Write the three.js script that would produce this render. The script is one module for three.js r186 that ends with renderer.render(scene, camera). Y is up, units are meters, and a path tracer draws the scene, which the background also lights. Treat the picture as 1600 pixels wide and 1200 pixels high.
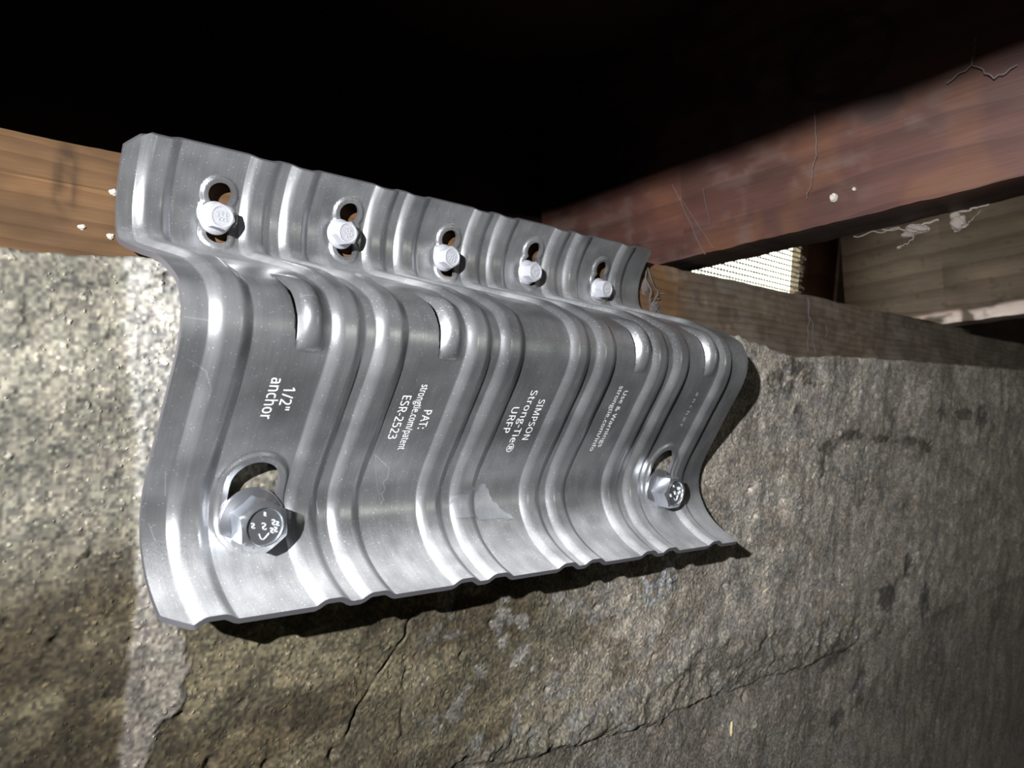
import * as THREE from 'three';
import { RectAreaLightUniformsLib } from 'three/addons/lights/RectAreaLightUniformsLib.js';
import { mergeGeometries, mergeVertices, toCreasedNormals } from 'three/addons/utils/BufferGeometryUtils.js';
import { Brush, Evaluator, INTERSECTION, SUBTRACTION } from 'three-bvh-csg';

// ---------------------------------------------------------------- camera, sky, lamp, exposure
// All measures below are millimetres in a frame whose origin is the first screw slot of the plate;
// W() turns them into world metres (floor of the crawl space at y = 0).
const H = 0.65;
const W = (x, y, z) => new THREE.Vector3(x * 0.001, y * 0.001 + H, z * 0.001);

const scene = new THREE.Scene();
const renderer = new THREE.WebGLRenderer({ antialias: true });
renderer.toneMapping = THREE.LinearToneMapping;
renderer.toneMappingExposure = 1.34;
renderer.shadowMap.enabled = true;
RectAreaLightUniformsLib.init();

scene.background = new THREE.Color().setRGB(4.4, 4.4, 3.8);      // pale daylight, reaches in through the vent openings only

const camera = new THREE.PerspectiveCamera(2 * Math.atan(600 / 1200.6) * 180 / Math.PI, 4 / 3, 0.01, 50);
{
  const yaw = 0.74, pitch = -0.021, roll = 0.067, C = [-122.59, -56.08, 322.54];
  const f = new THREE.Vector3(Math.sin(yaw) * Math.cos(pitch), Math.sin(pitch), -Math.cos(yaw) * Math.cos(pitch));
  const r = new THREE.Vector3(Math.cos(yaw), 0, Math.sin(yaw)), u = new THREE.Vector3().crossVectors(r, f);
  camera.up.copy(u.multiplyScalar(Math.cos(roll)).addScaledVector(r, -Math.sin(roll)));
  camera.position.copy(W(...C));
  camera.lookAt(camera.position.clone().add(f));
}
camera.focus = 0.33; camera.userData.fStop = 18;
scene.add(camera);

const LAMP = [-400, 63, 385], LAMP_AIM = [330, -50, 50];
const lampLight = new THREE.SpotLight(new THREE.Color().setRGB(0.98, 0.985, 1.0), 2.6, 0, 0.65, 1, 2);

// ---------------------------------------------------------------- helpers
let seed = 7;
const rnd = () => { seed = (seed * 1664525 + 1013904223) >>> 0; return seed / 4294967296; };
const clamp = (x, a = 0, b = 1) => Math.min(b, Math.max(a, x));
const ss = (a, b, x) => { const t = clamp((x - a) / (b - a)); return t * t * (3 - 2 * t); };
const mix = (a, b, t) => a + (b - a) * t;
const hash = (x, y, k = 0) => {
  let h = (Math.imul(x, 374761393) + Math.imul(y, 668265263) + Math.imul(k, 2147483647 ^ 1274126177)) | 0;
  h = Math.imul(h ^ (h >>> 13), 1274126177); h ^= h >>> 16; h = Math.imul(h, 2246822519); h ^= h >>> 15;
  return (h >>> 0) / 4294967296;
};
function vnoise(x, y, k = 0, per = 0) {
  let xi = Math.floor(x), yi = Math.floor(y); const fx = x - xi, fy = y - yi;
  const u = fx * fx * (3 - 2 * fx), v = fy * fy * (3 - 2 * fy);
  const w = (a) => per ? ((a % per) + per) % per : a;
  const a = hash(w(xi), w(yi), k), b = hash(w(xi + 1), w(yi), k), c = hash(w(xi), w(yi + 1), k), d = hash(w(xi + 1), w(yi + 1), k);
  return mix(mix(a, b, u), mix(c, d, u), v);
}
function fbm(x, y, oct = 4, k = 0, per = 0) {
  let s = 0, a = 0.5, n = 0;
  for (let i = 0; i < oct; i++) { s += a * vnoise(x, y, k + i * 17, per); n += a; a *= 0.5; x *= 2; y *= 2; if (per) per *= 2; }
  return s / n;
}
const numbers = {};
function numbered(name) { const n = numbers[name] = (numbers[name] ?? -1) + 1; return n ? `${name}_${String(n).padStart(3, '0')}` : name; }
const mmGeo = (g) => { if (!g.userData.mm) { g.scale(0.001, 0.001, 0.001); g.userData.mm = true; } return g; };
function mesh(name, geo, mat, parent) {
  const m = new THREE.Mesh(mmGeo(geo), mat); m.castShadow = m.receiveShadow = true;
  m.name = parent ? name : numbered(name); (parent || scene).add(m); return m;
}
function tag(o, label, category, group) { o.userData.label = label; if (category) o.userData.category = category; if (group) o.userData.group = group; return o; }
function struct(name, geo, mat, at = [0, 0, 0]) {
  const m = mesh(name, geo, mat); m.position.copy(W(...at)); m.userData.kind = 'structure'; return m;
}
function thing(name, label, category, at, group) { const g = new THREE.Group(); g.name = numbered(name); g.position.copy(W(...at)); scene.add(g); return tag(g, label, category, group); }
function dataTex(w, h, fn, srgb = true, rep = true) {
  const d = new Uint8Array(w * h * 4);
  for (let y = 0; y < h; y++) for (let x = 0; x < w; x++) { const c = fn(x, y), o = (y * w + x) * 4; d[o] = clamp(c[0]) * 255; d[o + 1] = clamp(c[1]) * 255; d[o + 2] = clamp(c[2]) * 255; d[o + 3] = 255; }
  const t = new THREE.DataTexture(d, w, h, THREE.RGBAFormat); t.magFilter = THREE.LinearFilter; t.minFilter = THREE.LinearMipmapLinearFilter; t.generateMipmaps = true;
  if (rep) t.wrapS = t.wrapT = THREE.RepeatWrapping;
  if (srgb) t.colorSpace = THREE.SRGBColorSpace; t.needsUpdate = true; return t;
}
const lin = (r, g, b) => new THREE.Color().setRGB(r, g, b);
const std = (o) => new THREE.MeshStandardMaterial(o);
function polyDist(pts, x, y) {
  let m = 1e9;
  for (let i = 0; i + 1 < pts.length; i++) {
    const [ax, ay] = pts[i], [bx, by] = pts[i + 1], dx = bx - ax, dy = by - ay;
    const t = clamp(((x - ax) * dx + (y - ay) * dy) / (dx * dx + dy * dy)); m = Math.min(m, Math.hypot(x - ax - t * dx, y - ay - t * dy));
  }
  return m;
}
const lut = (pts, x) => { if (x <= pts[0][0]) return pts[0][1]; for (let i = 0; i + 1 < pts.length; i++) if (x <= pts[i + 1][0]) return mix(pts[i][1], pts[i + 1][1], (x - pts[i][0]) / (pts[i + 1][0] - pts[i][0])); return pts[pts.length - 1][1]; };
const tube = (pts, r, seg = 24, rs = 6) => new THREE.TubeGeometry(new THREE.CatmullRomCurve3(pts.map((p) => new THREE.Vector3(...p))), seg, r, rs, false);

// ---------------------------------------------------------------- concrete foundation wall
// seamless fine grain: 240 mm square
const G = 1024;
const grainH = new Float32Array(G * G), gritMark = new Float32Array(G * G);
for (let y = 0; y < G; y++) for (let x = 0; x < G; x++) {
  const f = (p) => [x / G * p, y / G * p];
  const a = vnoise(...f(128), 1, 128), b = vnoise(...f(256), 2, 256), c = vnoise(...f(64), 3, 64);
  const grit = Math.pow(vnoise(...f(170), 5, 170), 3);
  grainH[y * G + x] = clamp(0.22 + 0.12 * a + 0.1 * b + 0.12 * c + 0.4 * grit);
}
// scattered grit grains and small pits, wrapped
for (let i = 0; i < 2300; i++) {
  const cx = rnd() * G, cy = rnd() * G, r = 1.6 + 4.6 * Math.pow(rnd(), 4), s = rnd() < 0.75 ? 0.3 + 0.3 * rnd() : -0.3, sq = 0.5 + 1.1 * rnd(), sk = 0.9 * (rnd() - 0.5);
  for (let dy = -Math.ceil(r); dy <= r; dy++) for (let dx = -Math.ceil(r / sq); dx <= r / sq; dx++) {
    const q = Math.hypot(dx * sq, dy + sk * dx) / r * (0.8 + 0.5 * hash(dx >> 1, dy >> 1, i)); if (q >= 1) continue;
    const o = (((cy + dy) | 0) + G) % G * G + (((cx + dx) | 0) + G) % G; grainH[o] = clamp(grainH[o] + s * (1 - q * q)); gritMark[o] = Math.max(gritMark[o], s > 0 ? ss(1, 0.5, q) : 0);
  }
}
const grainBump = dataTex(G, G, (x, y) => { const h = grainH[y * G + x]; return [h, h, h]; }, false);
const grainCol = dataTex(G, G, (x, y) => {
  const h = hash(x >> 2, y >> 2, 9), n = vnoise(x / G * 200, y / G * 200, 11, 200), m = vnoise(x / G * 50, y / G * 50, 12, 50), q = fbm(x / G * 9, y / G * 9, 3, 13, 9);
  const v = 0.72 + 0.36 * (n - 0.5) + 0.12 * (m - 0.5) + 0.16 * (q - 0.5) + (h > 0.985 ? 0.2 : 0) + 0.22 * gritMark[y * G + x] - 0.04;
  return [v * (1 + 0.03 * (m - 0.5)), v, v * (1 - 0.06 * (n - 0.5))];
});
const bandL = [[-245, -42], [-197, -42], [-184, -42], [-156, -39], [-128, -39], [-113, -40], [-91, -41], [-70, -44], [-53, -47], [-29, -48]].map(([y, x]) => [y, x]);
const bandR = [[-245, -33], [-200, -33], [-186, -29], [-184, -22], [-169, -21], [-150, -24], [-100, -26], [-29, -26]];
const crackA = [[76, -150], [75, -163], [73, -169], [71, -175], [64, -183], [60, -188], [55, -194], [53, -198], [49, -203], [46, -212]];
const crackB = [[72, -186], [74, -196], [73, -208], [75, -221]];
const ledgeBot = [[60, -236], [95, -241], [140, -250], [186, -257], [247, -261], [314, -264], [444, -269], [533, -272], [1000, -276]];
const ledgeTop = [[100, -240], [142, -233], [200, -240], [245, -245], [309, -227], [459, -234], [560, -250], [623, -262]];
const dirtSpots = [[459, -102, 14, 7], [502, -92, 20, 5], [560, -96, 18, 4], [623, -99, 20, 6], [772, -72, 30, 7], [815, -74, 20, 14], [373, -53, 12, 11], [392, -59, 9, 8], [409, -76, 8, 9], [420, -48, 12, 8], [398, -42, 18, 8], [660, -105, 16, 8], [690, -70, 12, 10], [450, -115, 7, 12], [500, -270, 12, 16], [556, -310, 12, 18], [520, -330, 14, 10], [600, -240, 22, 14], [690, -255, 18, 20], [640, -215, 10, 14]];
const chalkLines = [[[238, -166], [236, -172], [240, -178], [249, -178], [255, -174], [254, -168]], [[240, -178], [238, -184], [244, -188], [252, -186], [255, -180], [255, -172]], [[257, -168], [261, -177], [263, -181]], [[262, -178], [270, -176]], [[258, -166], [266, -170]]];
function bandMask(x, y) {
  const l = lut(bandL, y) + 2.2 * (fbm(x / 5, y / 5, 3, 40) - 0.5) * 2, r = lut(bandR, y) + 2.4 * (fbm(x / 5, y / 5, 3, 41) - 0.5) * 2;
  return ss(l - 0.7, l + 0.7, x) * (1 - ss(r - 0.7, r + 0.7, x));
}
function sandMask(x, y) { return ss(-150, -95, y + 22 * (fbm(x / 25, y / 25, 4, 51) - 0.5)) * (1 - ss(-10, 60, x + 30 * (fbm(x / 30, y / 30, 3, 52) - 0.5))); }
function dirtMask(x, y) {
  let m = 0;
  for (const [cx, cy, rx, ry] of dirtSpots) { const q = Math.hypot((x - cx) / rx, (y - cy) / ry); if (q < 2.2) m = Math.max(m, ss(1.0, 0.7, q * (0.3 + 1.4 * fbm(x / 4.5, y / 4.5, 4, 60)))); }
  return m;
}
function ledgeMask(x, y) {                                          // rough broken ribbon along an old form joint
  const t = lut(ledgeTop, x) + 14 * (fbm(x / 18, y / 18, 3, 70) - 0.5), b = lut(ledgeBot, x) + 4 * (fbm(x / 8, 3, 3, 71) - 0.5);
  return ss(t + 3, t - 3, y) * ss(b - 1, b + 1, y) * ss(70, 110, x) * (1 - ss(580, 680, x));
}
function wallZ(x, y) {
  let z = 51 + 3.0 * (fbm(x / 85, y / 85, 3, 20) - 0.5) * 2 + 1.0 * (fbm(x / 17, y / 17, 3, 21) - 0.5) * 2 + 0.45 * (fbm(x / 5, y / 5, 2, 22) - 0.5) * 2;
  const clampNear = ss(-60, 0, x) * ss(310, 270, x) * ss(-165, -150, y); z = mix(z, Math.min(z, 51), clampNear);
  for (const ax of [-3.4, 238.6]) z = mix(z, 53.9, ss(34, 16, Math.hypot(x - ax, (y + 112) * 0.8)));
  z += 1.0 * bandMask(x, y) + sandMask(x, y) * 0.8 * (fbm(x / 2.6, y / 2.6, 2, 23) - 0.5);
  z -= (0.5 + 1.9 * vnoise(1, y / 6, 26)) * ss(1.15, 0.2, polyDist(crackA, x + 4 * (fbm(x / 5, y / 5, 3, 24) - 0.5), y)) + 1.4 * vnoise(2, y / 7, 27) * ss(1.1, 0.2, polyDist(crackB, x + 5 * (fbm(x / 5, y / 5, 3, 25) - 0.5), y));
  const b = lut(ledgeBot, x) + 12 * (fbm(x / 16, 3, 4, 71) - 0.5);
  z -= (1.2 + 3.4 * fbm(x / 40, 7, 2, 75)) * ss(b + 0.8, b - 0.8, y) * ss(60, 110, x) * (1 - ss(480, 640, x));
  const lm = ledgeMask(x, y);
  if (lm > 0) { const q = Math.floor(fbm(x / 14, y / 10, 3, 72) * 7); z += lm * (2.0 * (fbm(x / 15, y / 12, 4, 73) - 0.35) * 3 - 0.35 * (q % 3)); }
  z += 2.4 * dirtMask(x, y) * (fbm(x / 4, y / 4, 3, 74) - 0.5);
  // pock marks
  const px = Math.floor(x / 13), py = Math.floor(y / 13);
  for (let i = -1; i < 2; i++) for (let j = -1; j < 2; j++) {
    if (hash(px + i, py + j, 80) < 0.62) continue;
    const cx = (px + i + hash(px + i, py + j, 81)) * 13, cy = (py + j + hash(px + i, py + j, 82)) * 13, r = 0.8 + 2.4 * Math.pow(hash(px + i, py + j, 83), 3);
    const q = Math.hypot(x - cx, (y - cy) * (0.7 + 0.8 * hash(px + i, py + j, 84))) / r; if (q < 1) z -= (hash(px + i, py + j, 85) < 0.6 ? 1 : -0.8) * r * 0.75 * (1 - q * q);
  }
  // form-board streaks on the far right
  z += ss(280, 420, x) * 0.5 * (vnoise(x / 3.5, y / 26, 86) - 0.5);
  return z;
}
function wallColor(x, y) {
  const n1 = fbm(x / 34, y / 22, 4, 30), n2 = fbm(x / 11, y / 9, 4, 31), n3 = fbm(x / 75, y / 19, 4, 32);
  const right = ss(120, 330, x + 60 * (n1 - 0.5));
  let c = [mix(0.18, 0.74, right), mix(0.152, 0.67, right), mix(0.092, 0.57, right)];       // olive brown to grey concrete, right side paled to offset lamp falloff
  const patch = ss(0.53, 0.57, n3 + 0.22 * (n2 - 0.5)) * (1 - right * 0.75), dark = ss(0.5, 0.42, n1 + 0.2 * (n2 - 0.5)) * mix(0.5, 0.22, right);
  c = c.map((v, i) => v * (1 + 0.55 * patch) * (1 - dark * (0.7 + 0.1 * i)) * (0.8 + 0.42 * n2));
  const sand = sandMask(x, y), sc = [0.45, 0.42, 0.335].map((v) => v * (0.6 + 0.75 * n2 * (0.4 + 0.6 * ss(0.35, 0.6, n1))));
  c = c.map((v, i) => mix(v, sc[i], sand));
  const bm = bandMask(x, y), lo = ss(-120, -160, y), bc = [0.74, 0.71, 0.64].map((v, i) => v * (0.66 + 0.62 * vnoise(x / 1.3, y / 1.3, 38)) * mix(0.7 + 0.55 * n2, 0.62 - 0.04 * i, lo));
  c = c.map((v, i) => mix(v, bc[i], bm * 0.92));
  const lm = ledgeMask(x, y); c = c.map((v, i) => mix(v, [0.36, 0.325, 0.25][i] * (0.6 + 0.8 * n2), lm * 0.7));
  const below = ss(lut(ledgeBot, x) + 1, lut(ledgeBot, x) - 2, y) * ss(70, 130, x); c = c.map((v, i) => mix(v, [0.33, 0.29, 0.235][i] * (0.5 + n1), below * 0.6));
  const dm = dirtMask(x, y); c = c.map((v, i) => mix(v, [0.1, 0.085, 0.075][i], dm * 0.8));
  const wet = ss(0.66, 0.7, fbm(x / 20, y / 40, 4, 33)) * right; c = c.map((v, i) => mix(v, [0.22, 0.2, 0.17][i], wet * 0.4));
  const pale = ss(0.6, 0.63, fbm(x / 13, y / 9, 4, 34)) * ss(70, 110, x); c = c.map((v, i) => mix(v, [0.5, 0.48, 0.45][i], pale * 0.55));
  let cd = 1e9; for (const l of chalkLines) cd = Math.min(cd, polyDist(l, x, y));
  const ch = ss(2.3, 1.0, cd) * ss(0.15, 0.4, fbm(x / 2.5, y / 2.5, 3, 35)); c = c.map((v, i) => mix(v, [0.85, 0.87, 0.9][i], ch * 0.95));
  const q = fbm(x / 6, y / 6, 2, 36), ye = ss(0.66, 0.72, fbm(x / 9, y / 7, 3, 37)) * ss(300, 380, x) * (y > -130 ? 1 : 0); c = [mix(c[0], 0.42, ye * 0.4), mix(c[1], 0.36, ye * 0.4), mix(c[2], 0.2, ye * 0.4 * q)];
  return c;
}
const topY = (x) => lut([[-800, -32], [-83, -31], [-66, -29.5], [-46, -28], [0, -27], [320, -25.5], [345, -28], [400, -35], [430, -33], [458, -30], [655, -24.5], [967, -17.5], [2600, 5]], x) + (x > -100 && x < 1000 ? 2.2 * (fbm(x / 9, 1, 4, 90) - 0.5) : 0);
{
  const xs = [], ts = [];
  for (let x = -900; x < -110; x += 40) xs.push(x);
  for (let x = -110; x < 300; x += 1.05) xs.push(x);
  for (let x = 300; x < 560; x += 1.7) xs.push(x);
  for (let x = 560; x < 1040; x += 3) xs.push(x);
  for (let x = 1040; x <= 2600; x += 60) xs.push(x);
  for (let d = 0; d < 250; d += 1.1) ts.push(d);
  for (let d = 250; d < 320; d += 1.8) ts.push(d);
  for (let d = 320; d < 620; d += 12) ts.push(d);
  ts.push(660);
  const pos = [], uv = [], col = [], idx = [], nx = xs.length;
  // rows: back bottom edge, back top edge, top ledge, then the face
  const rows = [];
  rows.push((x) => [x, topY(x) - 4, -205]); rows.push((x) => [x, topY(x) - 1.5, 40]); rows.push((x) => [x, topY(x) - 0.6, wallZ(x, topY(x)) - 2.2]);
  for (const d of ts) rows.push((x) => { const t = topY(x), y = d < 40 ? t - d : mix(t - d, -d - 30, ss(40, 120, d)); return [x, Math.max(y, -655), wallZ(x, y) - (d < 3 ? 1.2 * (1 - d / 3) : 0)]; });
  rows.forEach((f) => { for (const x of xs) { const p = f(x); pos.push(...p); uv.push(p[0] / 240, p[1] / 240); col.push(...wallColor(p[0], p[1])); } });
  for (let r = 0; r + 1 < rows.length; r++) for (let i = 0; i + 1 < nx; i++) { const a = r * nx + i, b = a + 1, c = a + nx, d = c + 1; idx.push(a, c, b, b, c, d); }
  const g = new THREE.BufferGeometry();
  g.setAttribute('position', new THREE.Float32BufferAttribute(pos, 3)); g.setAttribute('uv', new THREE.Float32BufferAttribute(uv, 2)); g.setAttribute('color', new THREE.Float32BufferAttribute(col, 3));
  g.setIndex(idx); g.computeVertexNormals();
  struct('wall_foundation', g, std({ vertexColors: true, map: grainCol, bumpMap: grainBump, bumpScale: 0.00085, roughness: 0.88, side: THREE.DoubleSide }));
}

// ---------------------------------------------------------------- wood
function woodTex(w, h, seedK, tones, lines = 26, wob = 0.6) {      // grain runs along u
  return dataTex(w, h, (x, y) => {
    const u = x / w, v = y / h;
    const warp = wob * (fbm(u * 3, v * 2, 3, seedK, 0) - 0.5);
    const ring = (v + warp * 0.25) * lines, f = ring - Math.floor(ring), late = ss(0.35, 0.95, f) * (1 - ss(0.95, 1, f));
    const fib = vnoise(u * 40, v * 420, seedK + 3), fib2 = vnoise(u * 9, v * 120, seedK + 5), bl = fbm(u * 5, v * 4, 3, seedK + 7);
    const t = clamp(0.55 * late + 0.35 * (fib - 0.5) + 0.3 * (fib2 - 0.5) + 0.2);
    const k = 0.8 + 0.4 * bl;
    return [0, 1, 2].map((i) => mix(tones[0][i], tones[1][i], t) * k);
  });
}
// mud sill: sawn board, top sloping with the joists
const SLOPE = 0.146, TILT = -Math.atan(SLOPE);
{
  const sillTex = woodTex(1024, 512, 100, [[0.88, 0.85, 0.81], [0.72, 0.66, 0.59]], 19, 0.35);
  const sillMat = std({ vertexColors: true, map: sillTex, bumpMap: sillTex, bumpScale: 0.0006, roughness: 0.8 });
  function sillGeo(x0, x1, tilt) {
    const xs = []; for (let x = x0; x <= x1 + 0.1; x += x < 420 ? 1.6 : 4) xs.push(Math.min(x, x1)); if (xs[xs.length - 1] < x1) xs.push(x1);
    const prof = []; for (let i = 0; i <= 34; i++) { const t = i / 34; prof.push([-32 + 49 * t, -5.2 - 1.2 * ss(0.93, 1, t), t]); }
    prof.unshift([-32, -100, 0]); prof.push([17.4 - SLOPE * 8, -20, 1]); prof.push([17.4 - SLOPE * 92, -100, 1]);
    const pos = [], uv = [], col = [], idx = [], n = xs.length;
    prof.forEach(([y, z, t]) => xs.forEach((x) => {
      const yy = y + (x + 76) * tilt * t, rough = 1.0 * (fbm(x / 14, y / 5, 3, 110) - 0.5) + ss(330, 430, x) * 3 * (fbm(x / 40, y / 18, 3, 111) - 0.5);
      const top = t > 0.9 ? 1.6 * (fbm(x / 16, 5, 3, 112) - 0.5) + ss(350, 450, x) * 2 * (fbm(x / 60, 8, 3, 113) - 0.5) : 0;
      pos.push(x, yy + top, z + (z > -20 ? rough : 0)); uv.push(x / 330, yy / 110 + z / 400);
      // raw orange pine by the plate, grey brown weathered and dirty further along
      const n1 = fbm(x / 22, y / 14, 4, 114), n2 = fbm(x / 6, y / 5, 3, 115), w = ss(318, 352, x + 26 * (n1 - 0.5));
      const raw = [0.185, 0.108, 0.05].map((v) => v * (0.6 + 0.75 * n1)), old = [0.19, 0.155, 0.125].map((v, i) => v * (0.55 + 0.9 * n1) * (1 + 0.1 * i * ss(600, 760, x)));
      const knot = ss(7, 3, Math.hypot((x + 55) * 1.2, (y - 3) * 0.35)) * ss(0.3, 0.6, n2 + 0.1);
      let c = raw.map((v, i) => mix(v * (1 - 0.55 * knot), old[i], w));
      const dirt = ss(0.5, 0.62, n2 * 0.5 + n1 * 0.5) * ss(282, 300, x) * 0.75; c = c.map((v, i) => mix(v, [0.12, 0.1, 0.085][i], dirt));
      const dust = ss(0.55, 0.68, fbm(x / 30, y / 12, 4, 116)) * w * 0.6; c = c.map((v, i) => mix(v, [0.27, 0.25, 0.225][i], dust));
      col.push(...c);
    }));
    for (let r = 0; r + 1 < prof.length; r++) for (let i = 0; i + 1 < n; i++) { const a = r * n + i, b = a + 1, c = a + n, d = c + 1; idx.push(a, b, c, b, d, c); }
    for (const e of [0, n - 1]) for (let r = 1; r + 1 < prof.length; r++) e ? idx.push(e, r * n + e, (r + 1) * n + e) : idx.push(e, (r + 1) * n, r * n);
    const g = new THREE.BufferGeometry();
    g.setAttribute('position', new THREE.Float32BufferAttribute(pos, 3)); g.setAttribute('uv', new THREE.Float32BufferAttribute(uv, 2)); g.setAttribute('color', new THREE.Float32BufferAttribute(col, 3));
    g.setIndex(idx); g.computeVertexNormals(); return toCreasedNormals(g, 0.7);
  }
  tag(mesh('mud_sill', sillGeo(-700, 945, 0.0128), sillMat), 'long wooden sill board on the concrete, orange pine at left, grey and dusty at right', 'sill').position.copy(W(0, 0, 0));
  const s2 = mesh('mud_sill', sillGeo(962, 1500, 0.0128), sillMat); s2.position.copy(W(0, -4, -6)); tag(s2, 'dark sill board end past the vertical gap at the far right', 'sill');
}
// floor joists, all parallel, bottoms rising gently towards the viewer
const joistTexA = woodTex(1024, 512, 200, [[0.92, 0.87, 0.83], [0.74, 0.66, 0.62]], 9, 0.5);
function joistGeo(len, depth, thick, z0, colorFn) {                // local: x = thickness, y = depth up, z = length
  const nz = Math.round(len / 3), ny = Math.round(depth / 3), pos = [], uv = [], col = [], idx = [];
  const sec = [];
  for (let i = 0; i <= ny; i++) sec.push([0, i / ny * depth, 0]);
  sec.push([thick, depth, 1]); for (let i = 4; i >= 0; i--) sec.push([thick, i / 4 * depth, 1]);
  for (let i = 3; i >= 1; i--) sec.push([thick * i / 4, -0.4, 2]); sec.push([0, 0, 0]);
  const n = sec.length;
  for (let k = 0; k <= nz; k++) { const z = z0 + k / nz * len; for (const [x, y, f] of sec) {
    const edge = y < 1 ? 1.4 * (fbm(z / 12, 2, 3, 210) - 0.5) : 0, r = f ? 0 : 0.8 * (fbm(z / 30, y / 8, 3, 211) - 0.5);
    pos.push(x + r, y + edge, z); uv.push(z / 420, (y + x) / 200); col.push(...colorFn(z, y, f));
  } }
  for (let k = 0; k < nz; k++) for (let i = 0; i + 1 < n; i++) { const a = k * n + i, b = a + 1, c = a + n, d = c + 1; idx.push(a, c, b, b, c, d); }
  for (const e of [0, nz]) { const o = e * n; for (let i = 1; i + 2 < n; i++) e ? idx.push(o, o + i + 1, o + i) : idx.push(o, o + i, o + i + 1); }
  const g = new THREE.BufferGeometry();
  g.setAttribute('position', new THREE.Float32BufferAttribute(pos, 3)); g.setAttribute('uv', new THREE.Float32BufferAttribute(uv, 2)); g.setAttribute('color', new THREE.Float32BufferAttribute(col, 3));
  g.setIndex(idx); g.computeVertexNormals(); return toCreasedNormals(g, 0.6);
}
const joistMat = std({ vertexColors: true, map: joistTexA, bumpMap: joistTexA, bumpScale: 0.0004, roughness: 0.62, side: THREE.DoubleSide });
function redWood(z, y, f) {
  const n1 = fbm(z / 55, y / 20, 4, 220), n2 = fbm(z / 12, y / 9, 4, 221), n3 = fbm(z / 26, y / 40, 3, 222);
  let c = [0.08, 0.034, 0.027].map((v) => v * (0.55 + 0.9 * n1));
  const am = ss(0.52, 0.66, n3); c = c.map((v, i) => mix(v, [0.13, 0.06, 0.027][i], am * 0.5));
  const grey = ss(0.5, 0.68, n2) * ss(0.4, 0.6, fbm(z / 40, y / 60, 3, 223)); c = c.map((v, i) => mix(v, [0.12, 0.085, 0.08][i], grey * 0.55));
  const kn = Math.hypot((z - 119) / 30, (y - 100) / 24), ring = ss(0.14, 0.03, Math.abs(kn - 1)); c = c.map((v) => v * (1 - 0.6 * ring));
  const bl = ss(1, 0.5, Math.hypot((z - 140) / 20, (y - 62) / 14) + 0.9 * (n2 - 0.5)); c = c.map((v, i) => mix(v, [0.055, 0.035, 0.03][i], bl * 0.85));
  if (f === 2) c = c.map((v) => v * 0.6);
  return c;
}
function greyWood(z, y, f) {
  const n1 = fbm(z / 60, y / 25, 4, 230), n2 = fbm(z / 10, y / 8, 4, 231);
  let c = [0.76, 0.695, 0.635].map((v) => v * (0.6 + 0.55 * n1 + 0.2 * n2));
  const lo = 13 + 9 * ss(30, 90, z) + 8 * (fbm(z / 9, 2, 3, 232) - 0.5), w = ss(lo + 1.5, lo - 1.5, y) * ss(-22, -10, z + 20 * (n2 - 0.5)) * ss(0.28, 0.42, fbm(z / 7, y / 7, 3, 233) + 0.12);
  c = c.map((v, i) => mix(v, [0.8, 0.77, 0.76][i], w * 0.9));      // whitewash splashed along the lower edge
  const sp = ss(0.68, 0.76, n2) * 0.6; return c.map((v) => v * (1 - 0.5 * sp));
}
function joist(label, x, z0, len, fn) {
  const m = mesh('floor_joist', joistGeo(len, 184, 38, z0, fn), joistMat);
  m.position.copy(W(x, 29, -2)); m.rotation.x = TILT; return tag(m, label, 'joist');
}
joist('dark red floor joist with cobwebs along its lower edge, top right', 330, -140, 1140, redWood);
joist('grey floor joist with a whitewashed lower edge, beyond the screened vent', 850, -116, 1100, greyWood);
joist('floor joist left of the viewer that shades the upper part of the red joist', -238, -100, 1100, redWood);

// ---------------------------------------------------------------- rim wall with vent, subfloor, far walls
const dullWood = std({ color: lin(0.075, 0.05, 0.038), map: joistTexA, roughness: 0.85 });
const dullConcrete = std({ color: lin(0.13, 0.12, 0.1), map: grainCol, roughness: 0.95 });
const soil = std({ color: lin(0.09, 0.07, 0.05), map: grainCol, bumpMap: grainBump, bumpScale: 0.004, roughness: 1 });
function planeBox(w, h, d) { const g = new THREE.BoxGeometry(w, h, d); return g; }
function wallWithHole(x0, x1, y0, y1, depth, hole) {
  const s = new THREE.Shape([[x0, y0], [x1, y0], [x1, y1], [x0, y1]].map((p) => new THREE.Vector2(...p)));
  if (hole) s.holes.push(new THREE.Path([[hole[0], hole[2]], [hole[0], hole[3]], [hole[1], hole[3]], [hole[1], hole[2]]].map((p) => new THREE.Vector2(...p))));
  const g = new THREE.ExtrudeGeometry(s, { depth, bevelEnabled: false }); const uv = g.attributes.uv; for (let i = 0; i < uv.count; i++) uv.setXY(i, uv.getX(i) / 400, uv.getY(i) / 400); return g;
}
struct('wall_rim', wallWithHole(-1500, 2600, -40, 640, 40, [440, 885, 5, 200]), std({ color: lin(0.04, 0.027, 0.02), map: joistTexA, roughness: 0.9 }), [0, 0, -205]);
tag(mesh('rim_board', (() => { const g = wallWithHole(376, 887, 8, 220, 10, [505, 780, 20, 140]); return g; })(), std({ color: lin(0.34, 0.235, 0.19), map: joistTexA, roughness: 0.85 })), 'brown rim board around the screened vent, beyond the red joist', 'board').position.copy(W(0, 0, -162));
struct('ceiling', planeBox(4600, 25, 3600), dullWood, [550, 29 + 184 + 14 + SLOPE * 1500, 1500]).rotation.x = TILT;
struct('floor', planeBox(4600, 60, 3400), soil, [550, -680, 1450]);
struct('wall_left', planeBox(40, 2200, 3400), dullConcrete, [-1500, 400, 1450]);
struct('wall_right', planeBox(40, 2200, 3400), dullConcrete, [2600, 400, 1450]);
struct('wall_far', wallWithHole(-1500, 2600, -680, 1500, 150, [1420, 2130, 30, 470]), dullConcrete, [0, 0, 2700]);
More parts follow.
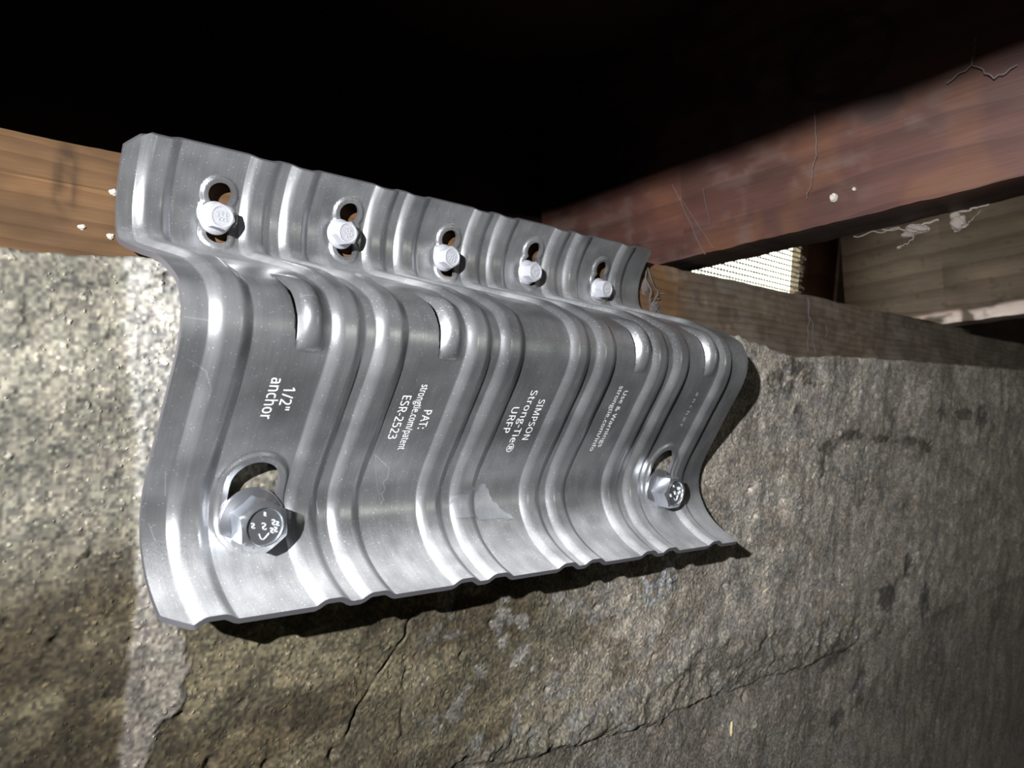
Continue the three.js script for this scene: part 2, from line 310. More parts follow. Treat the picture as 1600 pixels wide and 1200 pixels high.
{ // vent screen: woven wire cloth, rusty lint at its right edge
  const v = thing('vent_screen', 'bright woven wire vent screen with daylight behind, under the red joist', 'vent screen', [643, 80, -149.6]);
  const wires = [], M = new THREE.Matrix4();
  for (let x = -136; x <= 134; x += 6.1) { const c = new THREE.CylinderGeometry(1.0, 1.0, 116, 6); c.translate(x, 0, 0); wires.push(c); }
  for (let y = -57; y <= 57; y += 6.1) { const c = new THREE.CylinderGeometry(1.0, 1.0, 272, 6); c.rotateZ(Math.PI / 2); c.translate(0, y, 0.8); wires.push(c); }
  const wm = mesh('wire_mesh', mergeGeometries(wires), std({ color: lin(0.34, 0.34, 0.25), metalness: 0.2, roughness: 0.6 }), v); wm.userData.kind = 'stuff';
  const lint = [];
  for (let i = 0; i < 70; i++) { const t = new THREE.TorusGeometry(1.6 + 1.6 * rnd(), 0.55, 5, 10, 4 + 2 * rnd()); t.rotateX(rnd() * 3); t.rotateY(rnd() * 3); t.translate(134 - 26 * Math.pow(rnd(), 1.8), -56 + 112 * rnd(), 1 + 4 * rnd()); lint.push(t); }
  mesh('dust_curls', mergeGeometries(lint), std({ color: lin(0.36, 0.31, 0.27), roughness: 0.9 }), v).userData.kind = 'stuff';
}

// ---------------------------------------------------------------- the foundation plate
const profPts = [[24.5, 8.5], [18, 4.3], [9, 0.6], [0, -1.2], [-8, -0.6], [-13, 1.0], [-16.2, 4.2], [-18.2, 11], [-20.2, 22], [-23, 38], [-25.4, 52], [-26.8, 58.5], [-29, 65], [-31.8, 72], [-35, 77.8], [-38.8, 81], [-43, 83], [-47.5, 83.6], [-52, 83.2], [-57, 81.6], [-62, 79.3], [-73, 73.5], [-85, 67.3], [-95, 62], [-102, 58.7], [-108, 56.6], [-114, 56.0], [-120, 57], [-126, 60], [-132, 65], [-137, 72.2], [-140.5, 79.6], [-142.6, 86]];
const profCurve = new THREE.CatmullRomCurve3(profPts.map(([y, z]) => new THREE.Vector3(0, y, z)), false, 'centripetal');
const PN = 2400, prof = [];
{ let L = 0, last = null; for (let i = 0; i <= PN; i++) { const p = profCurve.getPoint(i / PN); if (last) L += p.distanceTo(last); last = p; prof.push([L, p.y, p.z]); } }
const S = prof[PN][0];
function P(s) { let a = 0, b = PN; while (b - a > 1) { const m = (a + b) >> 1; if (prof[m][0] <= s) a = m; else b = m; } const t = (s - prof[a][0]) / (prof[b][0] - prof[a][0]); return [mix(prof[a][1], prof[b][1], t), mix(prof[a][2], prof[b][2], t)]; }
function sOf(y) { let a = 0, b = PN; while (b - a > 1) { const m = (a + b) >> 1; if (prof[m][1] >= y) a = m; else b = m; } return mix(prof[a][0], prof[b][0], (y - prof[a][1]) / (prof[b][1] - prof[a][1])); }
const T = 2.0;                                                      // sheet thickness
const warpG = [[-150, -6], [-112, -3], [-80, 0], [-47, 2], [-20, 3.5], [10, 2], [30, 1.5]];
const warpY = (X, y) => X / 280 * lut(warpG, y);
const slotY = (i) => (i % 2 ? 2.8 : 0) - 0.2;
// keyhole shaped screw slots: three overlapping circles, as a signed distance (negative inside)
const slotD = (X, s) => { let m = 1e9; const i = clamp(Math.round(X / 60), 0, 4), x = X - i * 60 - 0.2; for (const [cy, r] of [[8.0, 5.0], [0.2, 5.2], [-8.6, 4.8]]) m = Math.min(m, Math.hypot(x, s - sOf(cy + slotY(i))) - r); return m; };
const sA = sOf(-103.4), sB = sOf(-117.5), anchorX = [-3.4, 238.6];
const anchorD = (X, s) => { let m = 1e9; for (const ax of anchorX) { const c = clamp(s, sA, sB); m = Math.min(m, Math.hypot(X - ax, s - c) - 9.2); } return m; };
const gillS = [sOf(-28.5), sOf(-55)], gillFlats = [0, 1, 3, 4];
function gill(X, s) {                                              // [t along the slit, x from the slit, which]
  if (s < gillS[0] || s > gillS[1]) return null;
  const t = (s - gillS[0]) / (gillS[1] - gillS[0]);
  for (const i of gillFlats) { const x = X - i * 60 - (-5.2 + 2.2 * t); if (x > -6 && x < 15) return [t, x]; }
  return null;
}
const gillProf = (t) => Math.pow(Math.sin(Math.PI * Math.pow(t, 1.25)), 0.7);
function rib(x, a, b) { if (x <= a || x >= b) return 0; const k = 4.6, q = 5.2; return x < a + k ? Math.sin(Math.PI / 2 * (x - a) / k) : (x < b - q ? 1 : 0.35 * (0.5 + 0.5 * Math.cos(Math.PI * (x - b + q) / q)) + 0.65 * Math.cos(Math.PI / 2 * (x - b + q) / q)); }
function relief(X, s) {
  let h = 0; const A = 2.4;
  for (let k = -1; k <= 4; k++) {
    const x = X - k * 60;
    if (k >= 0) h += A * rib(x, 9.3, 23.2);
    if (k < 4) h += A * rib(x, 27.5, 41.8);
  }
  const d = slotD(X, s); if (d < 5) h += 1.3 * (1 - ss(1.7, 3.3, d));
  const e = anchorD(X, s); if (e < 6) h += 1.1 * (1 - ss(2.2, 4.2, e)) * (s < sB + 2 ? 1 : 1);
  const g = gill(X, s);
  if (g) { const [t, x] = g, q = gillProf(t); if (x > 0) h += q * (-1.2 * (1 - ss(0, 3, x)) + 4.0 * (x < 6 ? Math.sin(Math.PI / 2 * x / 6) : 0.5 + 0.5 * Math.cos(Math.PI * clamp((x - 6) / 8)))); }
  h += 0.12 * (fbm(X / 30, s / 30, 2, 300) - 0.5);
  return h;
}
function nrmP(s) { const a = P(Math.max(0, s - 0.4)), b = P(Math.min(S, s + 0.4)), dy = b[0] - a[0], dz = b[1] - a[1], l = Math.hypot(dy, dz); return [dz / l, -dy / l]; }
function surf(X, s) { const p = P(s), n = nrmP(s), h = relief(X, s); const y = p[0] + n[0] * h; return [X, y + warpY(X, p[0]), p[1] + n[1] * h]; }
function surfN(X, s) {
  const e = 0.3, a = surf(X - e, s), b = surf(X + e, s), c = surf(X, Math.max(0, s - e)), d = surf(X, Math.min(S, s + e));
  const ux = b[0] - a[0], uy = b[1] - a[1], uz = b[2] - a[2], vx = d[0] - c[0], vy = d[1] - c[1], vz = d[2] - c[2];
  const n = [-(uy * vz - uz * vy), -(uz * vx - ux * vz), -(ux * vy - uy * vx)], l = Math.hypot(...n); return n.map((q) => q / l);
}
const sFl = sOf(-16), sFl2 = sOf(-24);
function inside(X, s) {                                            // > 0 where there is metal
  const xl = -40.4 + 2.2 * (1 - ss(sFl, sFl2, s)), xr = 280.4;
  let f = Math.min(X - xl, xr - X, s, S - s);
  f = Math.min(f, ((X - xl) + s - 7.6) * 0.7071 + 0, ((X - xl) * 0.9 + (S - s) - 7.2) * 0.7071, ((xr - X) + (S - s) - 1.5) * 0.7071, ((xr - X) + s - 2) * 0.7071);
  f = Math.min(f, slotD(X, s), anchorD(X, s));
  const g = gill(X, s); if (g) { const [t, x] = g; f = Math.min(f, Math.abs(x - 0.3) - 0.55 * Math.sin(Math.PI * t)); }
  return f;
}
function plateGeometry() {
  const step = 0.75, x0 = -41.2, x1 = 281.2, s0 = -0.6, s1 = S + 0.6, nx = Math.ceil((x1 - x0) / step), ns = Math.ceil((s1 - s0) / step);
  const dx = (x1 - x0) / nx, ds = (s1 - s0) / ns, F = new Float32Array((nx + 1) * (ns + 1));
  for (let j = 0; j <= ns; j++) for (let i = 0; i <= nx; i++) F[j * (nx + 1) + i] = inside(x0 + i * dx, s0 + j * ds);
  const verts = [], key = new Map(), tris = [], edges = [];
  const node = (i, j) => { const k = j * (nx + 1) + i; if (!key.has(k)) { key.set(k, verts.length); verts.push([x0 + i * dx, s0 + j * ds]); } return key.get(k); };
  const cut = (i, j, i2, j2) => {
    const horiz = j === j2, k = -1 - (2 * (Math.min(j, j2) * (nx + 1) + Math.min(i, i2)) + (horiz ? 0 : 1)); if (key.has(k)) return key.get(k);
    const a = F[j * (nx + 1) + i], b = F[j2 * (nx + 1) + i2], t = clamp(a / (a - b), 0.02, 0.98);
    key.set(k, verts.length); verts.push([x0 + (i + (i2 - i) * t) * dx, s0 + (j + (j2 - j) * t) * ds]); return key.get(k);
  };
  for (let j = 0; j < ns; j++) for (let i = 0; i < nx; i++) {
    const c = [[i, j], [i, j + 1], [i + 1, j + 1], [i + 1, j]], v = c.map(([a, b]) => F[b * (nx + 1) + a] > 0);
    if (!v.some(Boolean)) continue;
    const poly = [], isCut = [];
    for (let k = 0; k < 4; k++) { const a = c[k], b = c[(k + 1) % 4]; if (v[k]) { poly.push(node(...a)); isCut.push(false); } if (v[k] !== v[(k + 1) % 4]) { poly.push(cut(...a, ...b)); isCut.push(true); } }
    for (let k = 1; k + 1 < poly.length; k++) tris.push(poly[0], poly[k], poly[k + 1]);
    for (let k = 0; k < poly.length; k++) { const m = (k + 1) % poly.length; if (isCut[k] && isCut[m] && !(v.every(Boolean))) edges.push([poly[k], poly[m]]); }
  }
  const n = verts.length, pos = [], nor = [], uv = [], idx = [];
  const fr = verts.map(([X, s]) => surf(X, clamp(s, 0, S))), fn = verts.map(([X, s]) => surfN(X, clamp(s, 0, S)));
  const bk = fr.map((p, i) => p.map((q, k) => q - T * fn[i][k]));
  const U = ([X, s]) => [(X + 45) / 330, 1 - clamp(s, 0, S) / S];
  verts.forEach((w, i) => { pos.push(...fr[i]); nor.push(...fn[i]); uv.push(...U(w)); });
  verts.forEach((w, i) => { pos.push(...bk[i]); nor.push(...fn[i].map((q) => -q)); uv.push(...U(w)); });
  for (let k = 0; k < tris.length; k += 3) { const [a, b, c] = [tris[k], tris[k + 1], tris[k + 2]]; idx.push(a, b, c, a + n, c + n, b + n); }
  // rim walls with a small rounding: front edge, two inset rings, back edge
  const ePos = [], eNor = [], eIdx = []; let q = 0;
  for (const [a, b] of edges) {
    const A = fr[a], B = fr[b], C = bk[b], D = bk[a], e = B.map((v, k) => v - A[k]), d = D.map((v, k) => v - A[k]);
    const w = [e[1] * d[2] - e[2] * d[1], e[2] * d[0] - e[0] * d[2], e[0] * d[1] - e[1] * d[0]], l = Math.hypot(...w) || 1, wn = w.map((v) => -v / l);
    ePos.push(...A, ...B, ...C, ...D); for (let k = 0; k < 4; k++) eNor.push(...wn);
    eIdx.push(q, q + 2, q + 1, q, q + 3, q + 2); q += 4;
  }
  const g = new THREE.BufferGeometry();
  g.setAttribute('position', new THREE.Float32BufferAttribute(pos, 3)); g.setAttribute('normal', new THREE.Float32BufferAttribute(nor, 3)); g.setAttribute('uv', new THREE.Float32BufferAttribute(uv, 2));
  g.setIndex(idx);
  const eg = new THREE.BufferGeometry(); eg.setAttribute('position', new THREE.Float32BufferAttribute(ePos, 3)); eg.setAttribute('normal', new THREE.Float32BufferAttribute(eNor, 3)); eg.setIndex(eIdx);
  return [g, eg];
}
// galvanised surface: blotches, spangle, dust specks, scratches and the print
const TW = 2048, TH = 1536, pxX = (X) => (X + 45) / 330 * TW, pxS = (y) => sOf(y) / S * TH;
const canvas = document.createElement('canvas'); canvas.width = TW; canvas.height = TH;
const ctx = canvas.getContext('2d');
{
  const im = ctx.createImageData(TW, TH), d = im.data;
  for (let y = 0; y < TH; y++) {
    const s = y / TH * S;
    for (let x = 0; x < TW; x++) {
      const X = x / TW * 330 - 45;
      const b = fbm(X / 24, s / 16, 3, 310), m = fbm(X / 5, s / 9, 2, 311), f = hash(x, y, 312), st = vnoise(X / 0.5, s / 8, 313);
      const lipLitC = ss(sOf(-112), sOf(-140), s);  // lip painted paler where the lamp alone leaves it dull, with dusty grain
      let v = 150 + lipLitC * (10 + 44 * (0.5 * f + 0.5 * m)) + 62 * (b - 0.5) + 20 * (m - 0.5) + 9 * (f - 0.5) + 9 * (st - 0.5);
      const dustZone = ss(sOf(-14), sOf(-24), s) * (1 - ss(sOf(-38), sOf(-52), s)), dz = fbm(X / 40, s / 20, 2, 314);
      if (hash(x >> 1, y >> 1, 315) > 0.985 - 0.1 * dustZone * ss(0.35, 0.6, dz) * ss(20, 90, X)) v += 80 * hash(x >> 1, y >> 1, 316);
      const o = (y * TW + x) * 4; d[o] = v; d[o + 1] = v + 1; d[o + 2] = v + 3; d[o + 3] = 255;
    }
  }
  ctx.putImageData(im, 0, 0);
}
const rough = document.createElement('canvas'); rough.width = TW; rough.height = TH; const rctx = rough.getContext('2d');
rctx.fillStyle = 'rgb(104,104,255)'; rctx.fillRect(0, 0, TW, TH);
function print(text, X, y0, y1, h, alpha = 1, font = 'sans-serif', weight = '') {   // reads downwards from y0 to y1, letter tops to the right
  const a = pxS(y0), b = pxS(y1), hp = h / 330 * TW;
  for (const [c, col] of [[ctx, `rgba(255,255,255,${alpha})`], [rctx, `rgba(225,225,0,${alpha})`]]) {
    c.save(); c.translate(pxX(X), (a + b) / 2); c.rotate(Math.PI / 2); c.font = `${weight} ${Math.round(hp * 1.38)}px ${font}`; c.textAlign = 'center'; c.textBaseline = 'middle';
    const w = c.measureText(text).width || 1; c.scale((b - a) / w, 1); c.fillStyle = col; c.fillText(text, 0, 0); c.restore();
  }
}
print('1/2"', -0.6, -67.5, -76.5, 4.6, 1); print('anchor', -6.2, -64.5, -79.5, 4.4, 1);
print('PAT:', 61.4, -75, -83.5, 4.1, 1); print('strongtie.com/patent', 55.4, -65, -92, 3.6, 1); print('ESR-2523', 48.8, -69.3, -87.6, 4.1, 1);
print('SIMPSON', 122.6, -69.5, -89, 3.9, 1); print('Strong-Tie\u00ae', 115.4, -65.5, -94.5, 4.1, 1); print('URFP', 108.4, -73, -85.5, 4.1, 1);
print('Use & Warnings', 178.0, -64, -93, 3.0, 0.95); print('strongtie.com/info', 173.0, -62, -95, 3.0, 0.95);
print('a n c h o r', 239.6, -63.5, -82.5, 2.6, 0.6);
// scratches
for (const [pts, w, a] of [
  [[[-37, -60], [-31, -63], [-28.5, -68], [-28.5, -72]], 1.2, 0.5], [[[-35, -98], [-33.5, -107]], 1.6, 0.5], [[[-40, -47], [-32, -47.5]], 2, 0.35],
  [[[44, -94], [53, -100], [53.5, -104], [52, -106], [53.8, -109], [52.3, -111], [53.6, -113], [52.4, -115]], 1.4, 0.75], [[[44, -94], [52.5, -115]], 1, 0.4], [[[43, -93], [46, -97]], 1, 0.4],
  [[[60, -37], [66, -36.5], [70, -38]], 1.4, 0.5], [[[-2, -38], [7, -39]], 1.2, 0.4], [[[23, -112], [24, -117]], 3, 0.5], [[[-38, -116], [-36, -122]], 1.5, 0.5]]) {
  ctx.strokeStyle = `rgba(240,244,250,${a})`; ctx.lineWidth = w; ctx.beginPath(); pts.forEach(([X, y], i) => i ? ctx.lineTo(pxX(X), pxS(y)) : ctx.moveTo(pxX(X), pxS(y))); ctx.stroke();
}
{ // roughness: streaky
  const im = rctx.getImageData(0, 0, TW, TH), d = im.data;
  for (let y = 0; y < TH; y++) for (let x = 0; x < TW; x++) { const o = (y * TW + x) * 4, X = x / TW * 330 - 45, s = y / TH * S; const v = d[o + 1] + 26 * (fbm(X / 9, s / 14, 2, 320) - 0.5) + 14 * (hash(x >> 1, y >> 1, 321) - 0.5); d[o] = d[o + 1] = v;
    const lipLit = ss(sOf(-110), sOf(-140), s), shelf = ss(sOf(-6), sOf(-18), s) * (1 - ss(sOf(-25), sOf(-29), s)), n = 0.55 * vnoise(X / 0.34, s / 0.5, 322) + 0.45 * fbm(X / 3, s / 5, 3, 324), n2 = fbm(X / 14, s / 10, 3, 323);
    const dust = Math.max(lipLit, 0.7 * shelf), g = dust > 0 ? clamp(dust * 1.3 + 0.9 * (0.5 * n + 0.5 * hash(x, y, 325) - 0.5) * ss(0, 0.3, dust) + 0.35 * (n2 - 0.5) - 0.12) * ss(0, 0.12, dust) : 0; d[o + 2] *= 1 - 0.8 * g; d[o + 1] = mix(d[o + 1], 180, 0.6 * g); }  // dust on the shelf; on the lip it also stands in for light
  rctx.putImageData(im, 0, 0);
}
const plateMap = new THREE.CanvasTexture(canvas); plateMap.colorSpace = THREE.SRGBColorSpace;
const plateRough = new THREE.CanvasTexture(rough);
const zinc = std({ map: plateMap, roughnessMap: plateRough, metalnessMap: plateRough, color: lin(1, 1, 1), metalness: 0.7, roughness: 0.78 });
{
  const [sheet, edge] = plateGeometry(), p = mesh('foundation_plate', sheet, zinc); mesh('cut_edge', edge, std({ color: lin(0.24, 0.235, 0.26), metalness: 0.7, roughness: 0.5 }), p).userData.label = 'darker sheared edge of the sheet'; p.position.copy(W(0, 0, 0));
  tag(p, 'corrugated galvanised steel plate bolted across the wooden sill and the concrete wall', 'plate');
}

// ---------------------------------------------------------------- screws and anchor bolts (axis along +z)
const csg = new Evaluator(); csg.attributes = ['position', 'normal', 'uv'];
function lathe(pts, seg = 56) { const g = new THREE.LatheGeometry(pts.map((p) => new THREE.Vector2(...p)), seg); g.rotateX(Math.PI / 2); return g; }
function hexHead(af, z0, z1, cham, faceR, dish, turn) {
  const R = af / Math.sqrt(3), hex = new THREE.CylinderGeometry(R, R, z1 - z0, 6); hex.rotateX(Math.PI / 2); hex.rotateZ(turn); hex.translate(0, 0, (z0 + z1) / 2);
  const env = lathe([[0, z0 - 1], [R + 1, z0 - 1], [R + 1, z1 - cham * 2.1], [R - 0.25 * cham, z1 - cham], [faceR + 0.45, z1 - 0.12], [faceR + 0.1, z1], [faceR - 0.25, z1 - 0.1], [faceR - 0.55, z1 - dish], [0.001, z1 - dish]]);
  const a = new Brush(hex), b = new Brush(env); a.updateMatrixWorld(); b.updateMatrixWorld();
  const r = csg.evaluate(a, b, INTERSECTION).geometry; r.clearGroups(); return toCreasedNormals(r.index ? r.toNonIndexed() : r, 0.5);
}
function strokes(list, r, z) { return mergeGeometries(list.map((l) => tube(l.map(([x, y]) => [x, y, z]), r, 8, 5))); }
const glyphs = (specs, k) => { const out = []; for (const [cx, cy, w] of specs) out.push([[cx - w, cy + w], [cx, cy + w * 1.2], [cx + w * 0.7, cy + w * 0.3], [cx - w * 0.4, cy - w * 0.3], [cx, cy - w * 1.2], [cx + w, cy - w]].map(([x, y]) => [x * k, y * k])); return out; };
const galv = std({ color: lin(0.52, 0.53, 0.57), metalness: 0.35, roughness: 0.5, bumpMap: grainBump, bumpScale: 0.00012 });
const bright = std({ color: lin(0.74, 0.77, 0.83), metalness: 0.92, roughness: 0.22 });
const screwGeo = {
  flange: lathe([[3, 0], [6.7, 0], [6.95, 0.4], [6.8, 0.9], [5.4, 2.1], [4.6, 2.6], [3, 2.6]]), head: hexHead(9.8, 1.6, 7.6, 0.55, 4.25, 0.3, 0.25),
  shank: lathe([[0.01, -34], [1.2, -30], ...Array.from({ length: 26 }, (_, i) => [i % 2 ? 3.1 : 2.4, -29 + i * 1.1]), [3, 0.5], [3, 1], [0.01, 1]], 24),
  mark: strokes(glyphs([[-1.6, 1.1, 0.6], [0, 1.4, 0.6], [1.6, 1.0, 0.6], [-1.3, -1, 0.6], [0.2, -1.1, 0.6], [1.7, -1.2, 0.55]], 1), 0.22, 7.35),
};
const screwProto = thing('hex_head_screw', '', 'screw', [0, 0, 0], 'galvanised screws along the upper flange');
mesh('washer_flange', screwGeo.flange, galv, screwProto); mesh('shank', screwGeo.shank, galv, screwProto);
{ const h = mesh('hex_head', screwGeo.head, galv, screwProto); mesh('stamped_mark', screwGeo.mark, galv, h); }
[[-1.1, -2.5, 0.1, 'leftmost of the five small hex screws in the upper flange, nearest the bare pine'], [56.9, 0.6, 0.5, 'second small hex screw from the left in the upper flange'],
 [117.5, -1.6, -0.2, 'middle one of the five small hex screws in the upper flange'], [177.0, -1.2, 0.8, 'fourth small hex screw from the left in the upper flange'],
 [238.8, -3.6, 0.35, 'rightmost small hex screw in the upper flange, next to the dusty sill end']].forEach(([x, y, turn, label], i) => {
  const s = i ? screwProto.clone() : screwProto; if (i) { s.name = numbered('hex_head_screw'); scene.add(s); }
  s.position.copy(W(x, y, 0.6)); s.rotation.z = turn; s.userData = { ...s.userData, label };
});
const boltGeo = {
  flange: lathe([[6, 0], [11.4, 0], [12.1, 0.5], [12.1, 1.2], [11.6, 1.7], [9.2, 2.6], [8.2, 3.4], [6, 3.4]], 72), head: hexHead(16.6, 2.0, 12.6, 1.0, 6.9, 0.8, 0.12),
  shank: lathe([[0.01, -60], [5.5, -60], ...Array.from({ length: 30 }, (_, i) => [i % 2 ? 6.6 : 5.7, -56 + i * 1.8]), [6.2, 0], [6.2, 1], [0.01, 1]], 28),
  mark: strokes([...glyphs([[-4.2, 0.6, 0.75], [-0.2, 0.1, 0.95], [3.3, 1.2, 0.8], [4.8, 0.6, 0.6], [2.8, -1.6, 0.7], [4.2, -1.4, 0.7], [-0.1, 4.4, 0.5]], 1), [[-1.8, -2.4], [-1.0, -4.2], [-0.4, -4.6], [0.3, -4.2], [1.8, -2.5]]], 0.26, 11.9),
};
const boltProto = thing('anchor_bolt', 'shiny flanged hex anchor bolt at the lower left of the plate', 'bolt', [-3.4, -117.3, 57.0], 'bright zinc anchor bolts');
mesh('washer_flange', boltGeo.flange, bright, boltProto); mesh('shank', boltGeo.shank, bright, boltProto);
{ const h = mesh('hex_head', boltGeo.head, bright, boltProto); mesh('stamped_mark', boltGeo.mark, std({ color: lin(0.9, 0.92, 0.95), metalness: 0.6, roughness: 0.4 }), h); }
{ const b = boltProto.clone(); b.name = numbered('anchor_bolt'); scene.add(b); b.position.copy(W(238.6, -120.2, 57.0)); b.rotation.z = 0.42; b.userData = { ...b.userData, label: 'shiny flanged hex anchor bolt at the lower right end of the plate' }; }

// ---------------------------------------------------------------- torn film left on the plate
{
  const out = [[84, -117], [91, -112], [96.5, -108.5], [99, -110], [105, -108], [109, -111], [112, -117], [117, -121.5], [123, -125.5], [119, -125.6], [110, -124.6], [103, -124.8], [97, -123.5], [86, -124]];
  const pos = [], idx = [], N = 24; const cx = 103, cy = -118;
  const on = (x, y, r) => { const s = sOf(clamp(y, -142, 20)), p = surf(x, s), n = surfN(x, s), k = 0.3 + 1.7 * Math.pow(r, 6) * (0.4 + fbm(x / 4, y / 4, 2, 330)); return p.map((q, i) => q + n[i] * k); };
  const ring = 10, per = out.length * 4; pos.push(...on(cx, cy, 0));
  for (let r = 1; r <= ring; r++) for (let i = 0; i < per; i++) { const a = out[Math.floor(i / 4)], b = out[(Math.floor(i / 4) + 1) % out.length], t = (i % 4) / 4; const j = r === ring ? 0.8 * (hash(i, 3, 331) - 0.5) : 0; const x = mix(a[0], b[0], t), y = mix(a[1], b[1], t); pos.push(...on(mix(cx, x, r / ring) + j, mix(cy, y, r / ring) + j, r / ring)); }
  for (let i = 0; i < per; i++) idx.push(0, 1 + i, 1 + (i + 1) % per);
  for (let r = 1; r < ring; r++) for (let i = 0; i < per; i++) { const a = 1 + (r - 1) * per + i, b = 1 + (r - 1) * per + (i + 1) % per, c = a + per, d = b + per; idx.push(a, c, b, b, c, d); }
  const g = new THREE.BufferGeometry(); g.setAttribute('position', new THREE.Float32BufferAttribute(pos, 3)); g.setIndex(idx); g.computeVertexNormals();
  const m = mesh('torn_film', g, new THREE.MeshPhysicalMaterial({ color: lin(0.5, 0.53, 0.57), roughness: 0.35, metalness: 0, transparent: true, opacity: 0.22, side: THREE.DoubleSide }));
  m.position.copy(W(0, 0, 0)); tag(m, 'torn scrap of grey translucent film stuck low on the steel plate', 'film');
}

// ---------------------------------------------------------------- webs, crumbs
const joistPt = (zl, yl, dx = 0) => { const c = Math.cos(TILT), s = Math.sin(TILT); return [330 + dx, 29 + c * yl - s * zl, -2 + s * yl + c * zl]; };
const web = std({ color: lin(0.17, 0.145, 0.125), roughness: 1 }), webFine = std({ color: lin(0.17, 0.155, 0.15), roughness: 0.9, transparent: true, opacity: 0.6 });
function lump(at, rx, ry, rz, k) { const g = new THREE.IcosahedronGeometry(1, 4), p = g.attributes.position; for (let i = 0; i < p.count; i++) { const x = p.getX(i), y = p.getY(i), z = p.getZ(i), n = 0.55 + 0.9 * fbm(x * 2.2 + k, y * 2.2 + z * 1.7, 4, 340 + k); p.setXYZ(i, x * rx * n, y * ry * n, z * rz * n); } g.computeVertexNormals(); g.translate(...at); return g; }
const twig = (a, b, r, w, k) => { const pts = []; for (let i = 0; i <= 7; i++) { const t = i / 7; pts.push([0, 1, 2].map((c) => mix(a[c], b[c], t) + w * (hash(i, c, 350 + k) - 0.5) * (i && i < 7 ? 1 : 0.2))); } return tube(pts, r * 0.72, 30, 5); };
const at0 = (p) => (q) => q.map((v, i) => v - p[i]);
function webThing(label, origin, geos, mat = web) { const g = mergeGeometries(geos.map((q) => { const r = q.index ? q.toNonIndexed() : q; for (const n of Object.keys(r.attributes)) if (!['position', 'normal'].includes(n)) r.deleteAttribute(n); return r; })); g.translate(...origin.map((v) => -v)); const m = mesh('cobweb', g, mat); m.position.copy(W(...origin)); return tag(m, label, 'cobweb'); }
webThing('dusty cobweb clump with a dangling curl under the red joist', [368, 44, 138], [lump([368, 44, 138], 4, 3.4, 7, 1), lump([368, 41, 133], 3, 2.2, 4, 2), twig([368, 43, 139], [368, 36, 134], 0.45, 1.5, 3), twig([368, 36, 134], [368, 33.4, 128], 0.4, 1, 4), lump([368, 33.5, 128.5], 1, 0.9, 1.2, 5), twig([368, 45, 138], [368, 48.5, 150], 1.1, 1.4, 6), twig([368, 44, 136], [368, 45.5, 118], 0.7, 1.5, 7), twig([368, 46, 128], [368, 42.5, 100], 0.5, 2, 8)]);
webThing('pear shaped dusty cobweb sac hanging from a web rope, right of the clump', [368, 46, 161], [lump([368, 45.5, 161], 3.4, 4.4, 4.2, 11), lump([368, 50, 158.5], 2, 2.4, 2.6, 12), twig([368, 51, 157], [368, 53.5, 170], 1.2, 1.5, 13), twig([368, 53.5, 170], [368, 60, 188], 0.8, 2, 14), twig([368, 43, 161], [368, 40.5, 159], 0.5, 0.5, 15), twig([368, 43, 164.5], [368, 52, 172], 0.3, 1.5, 16), twig([368, 40.5, 159], [368, 43, 165], 0.4, 0.6, 17)]);
webThing('forked pale web strand on the shadowed face of the red joist, top right', [327, 112, 165], [twig([327, 136, 176], [327, 121, 175], 0.55, 1, 21), twig([327, 121, 175], [327, 114, 163], 0.5, 1.2, 22), twig([327, 121, 175], [327, 111, 186], 0.55, 2, 23), twig([327, 111, 186], [327, 116, 196], 0.5, 2, 24)], webFine);
webThing('thin web thread running down the red joist over the lit edge', [327, 95, 90], [twig([327, 118, 88], [327, 86, 92], 0.45, 1, 31), twig([327, 86, 92], [327, 60, 88], 0.3, 1.5, 32)], webFine);
webThing('fine straight web threads over the lower left end of the red joist', [326, 55, 6], [twig([326, 82, -14], [326, 30, 18], 0.28, 1, 41), twig([326, 72, -6], [326, 34, 24], 0.22, 1, 42), twig([326, 76, 12], [326, 52, 20], 0.2, 0.6, 43)], webFine);
webThing('thin wispy web hanging down the weathered grey sill', [520, 6, -5], [twig([520, 22, -5], [526, -24, -4], 0.5, 2, 51), twig([520, 22, -5], [538, -30, -3], 0.4, 3, 52), twig([560, 20, -5], [556, -10, -4], 0.4, 3, 53)], webFine);
webThing('dusty web wisps between the plate end and the sill', [300, 8, -2], [twig([286, 26, 0], [296, -6, -3], 0.6, 4, 61), twig([290, 20, -2], [306, -14, -2], 0.5, 5, 62), twig([296, -4, -4], [312, 2, -4], 0.5, 4, 63), lump([303, -8, -5], 5, 4, 2, 64), lump([293, 4, -6], 4, 6, 2, 65)], webFine);
const crumbMat = std({ color: lin(0.5, 0.46, 0.39), roughness: 0.95 });
function crumb(label, p, r, k, group) { const m = mesh('mortar_crumb', lump([0, 0, 0], r, r * 0.8, r * 0.6, k), crumbMat); m.position.copy(W(...p)); tag(m, label, 'crumb', group); }
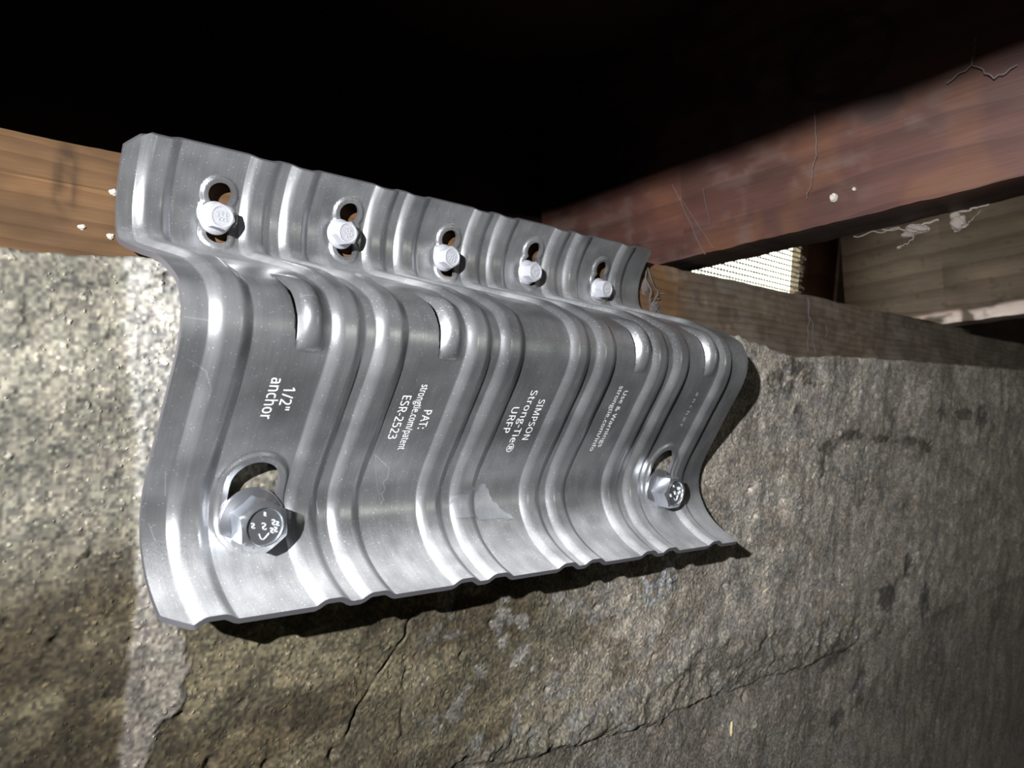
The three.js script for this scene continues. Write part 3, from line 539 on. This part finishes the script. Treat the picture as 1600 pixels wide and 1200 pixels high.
crumb('white mortar crumb stuck on the bare pine sill, the larger one nearest the plate', [-38.6, -15.6, -5.4], 1.5, 71);
crumb('pale mortar crumb on the bare pine sill, left of the larger one', [-48.8, -13.8, -5.4], 1.3, 72);
crumb('pale crumb at the left edge of the plate halfway up the flange', [-38.8, 1.2, -4], 1.5, 73);
crumb('drip of pale mortar on the face of the red joist', [329, 59, 104], 3.2, 74);
crumb('small white speck on the red joist below the web thread', [329, 63, 116], 1.4, 75);
{ const m = mesh('straw_sliver', lump([0, 0, 0], 4.5, 0.9, 0.8, 81), std({ color: lin(0.75, 0.65, 0.38), roughness: 0.8 })); m.position.copy(W(382, -200, 51)); m.rotation.z = 0.35; tag(m, 'short straw sliver on the concrete right of the plate', 'straw');
  const n = m.clone(); n.name = numbered('straw_sliver'); scene.add(n); n.position.copy(W(350, -292, 50)); n.rotation.z = 1.6; n.userData = { ...m.userData, label: 'upright straw sliver low on the concrete, under the broken ledge' }; }

// ---------------------------------------------------------------- the work lamp, left of the viewer
{
  const t = thing('work_lamp', 'small black hand lamp with a round white lens, left of the viewer', 'lamp', LAMP);
  const dir = W(...LAMP_AIM).sub(W(...LAMP)).normalize(); t.quaternion.setFromUnitVectors(new THREE.Vector3(0, 0, 1), dir);
  const black = std({ color: lin(0.02, 0.02, 0.02), roughness: 0.5 });
  mesh('lamp_body', lathe([[0.01, -95], [10, -95], [11, -93], [11, -30], [15, -16], [15.5, -3.5], [14, -3], [14, -6], [0.01, -6]], 40), black, t);
  const lens = lathe([[0.01, -3], [5, -3.2], [5.4, -4]], 32);
  mesh('lens', lens, std({ color: lin(0.9, 0.9, 0.9), emissive: lin(0.93, 0.97, 1), emissiveIntensity: 3, roughness: 0.3 }), t);
  lampLight.castShadow = true; lampLight.shadow.radius = 0.2; lampLight.shadow.mapSize.set(2048, 2048);
  lampLight.position.copy(W(...LAMP)); lampLight.target.position.copy(W(...LAMP_AIM)); scene.add(lampLight, lampLight.target);
}

renderer.render(scene, camera);
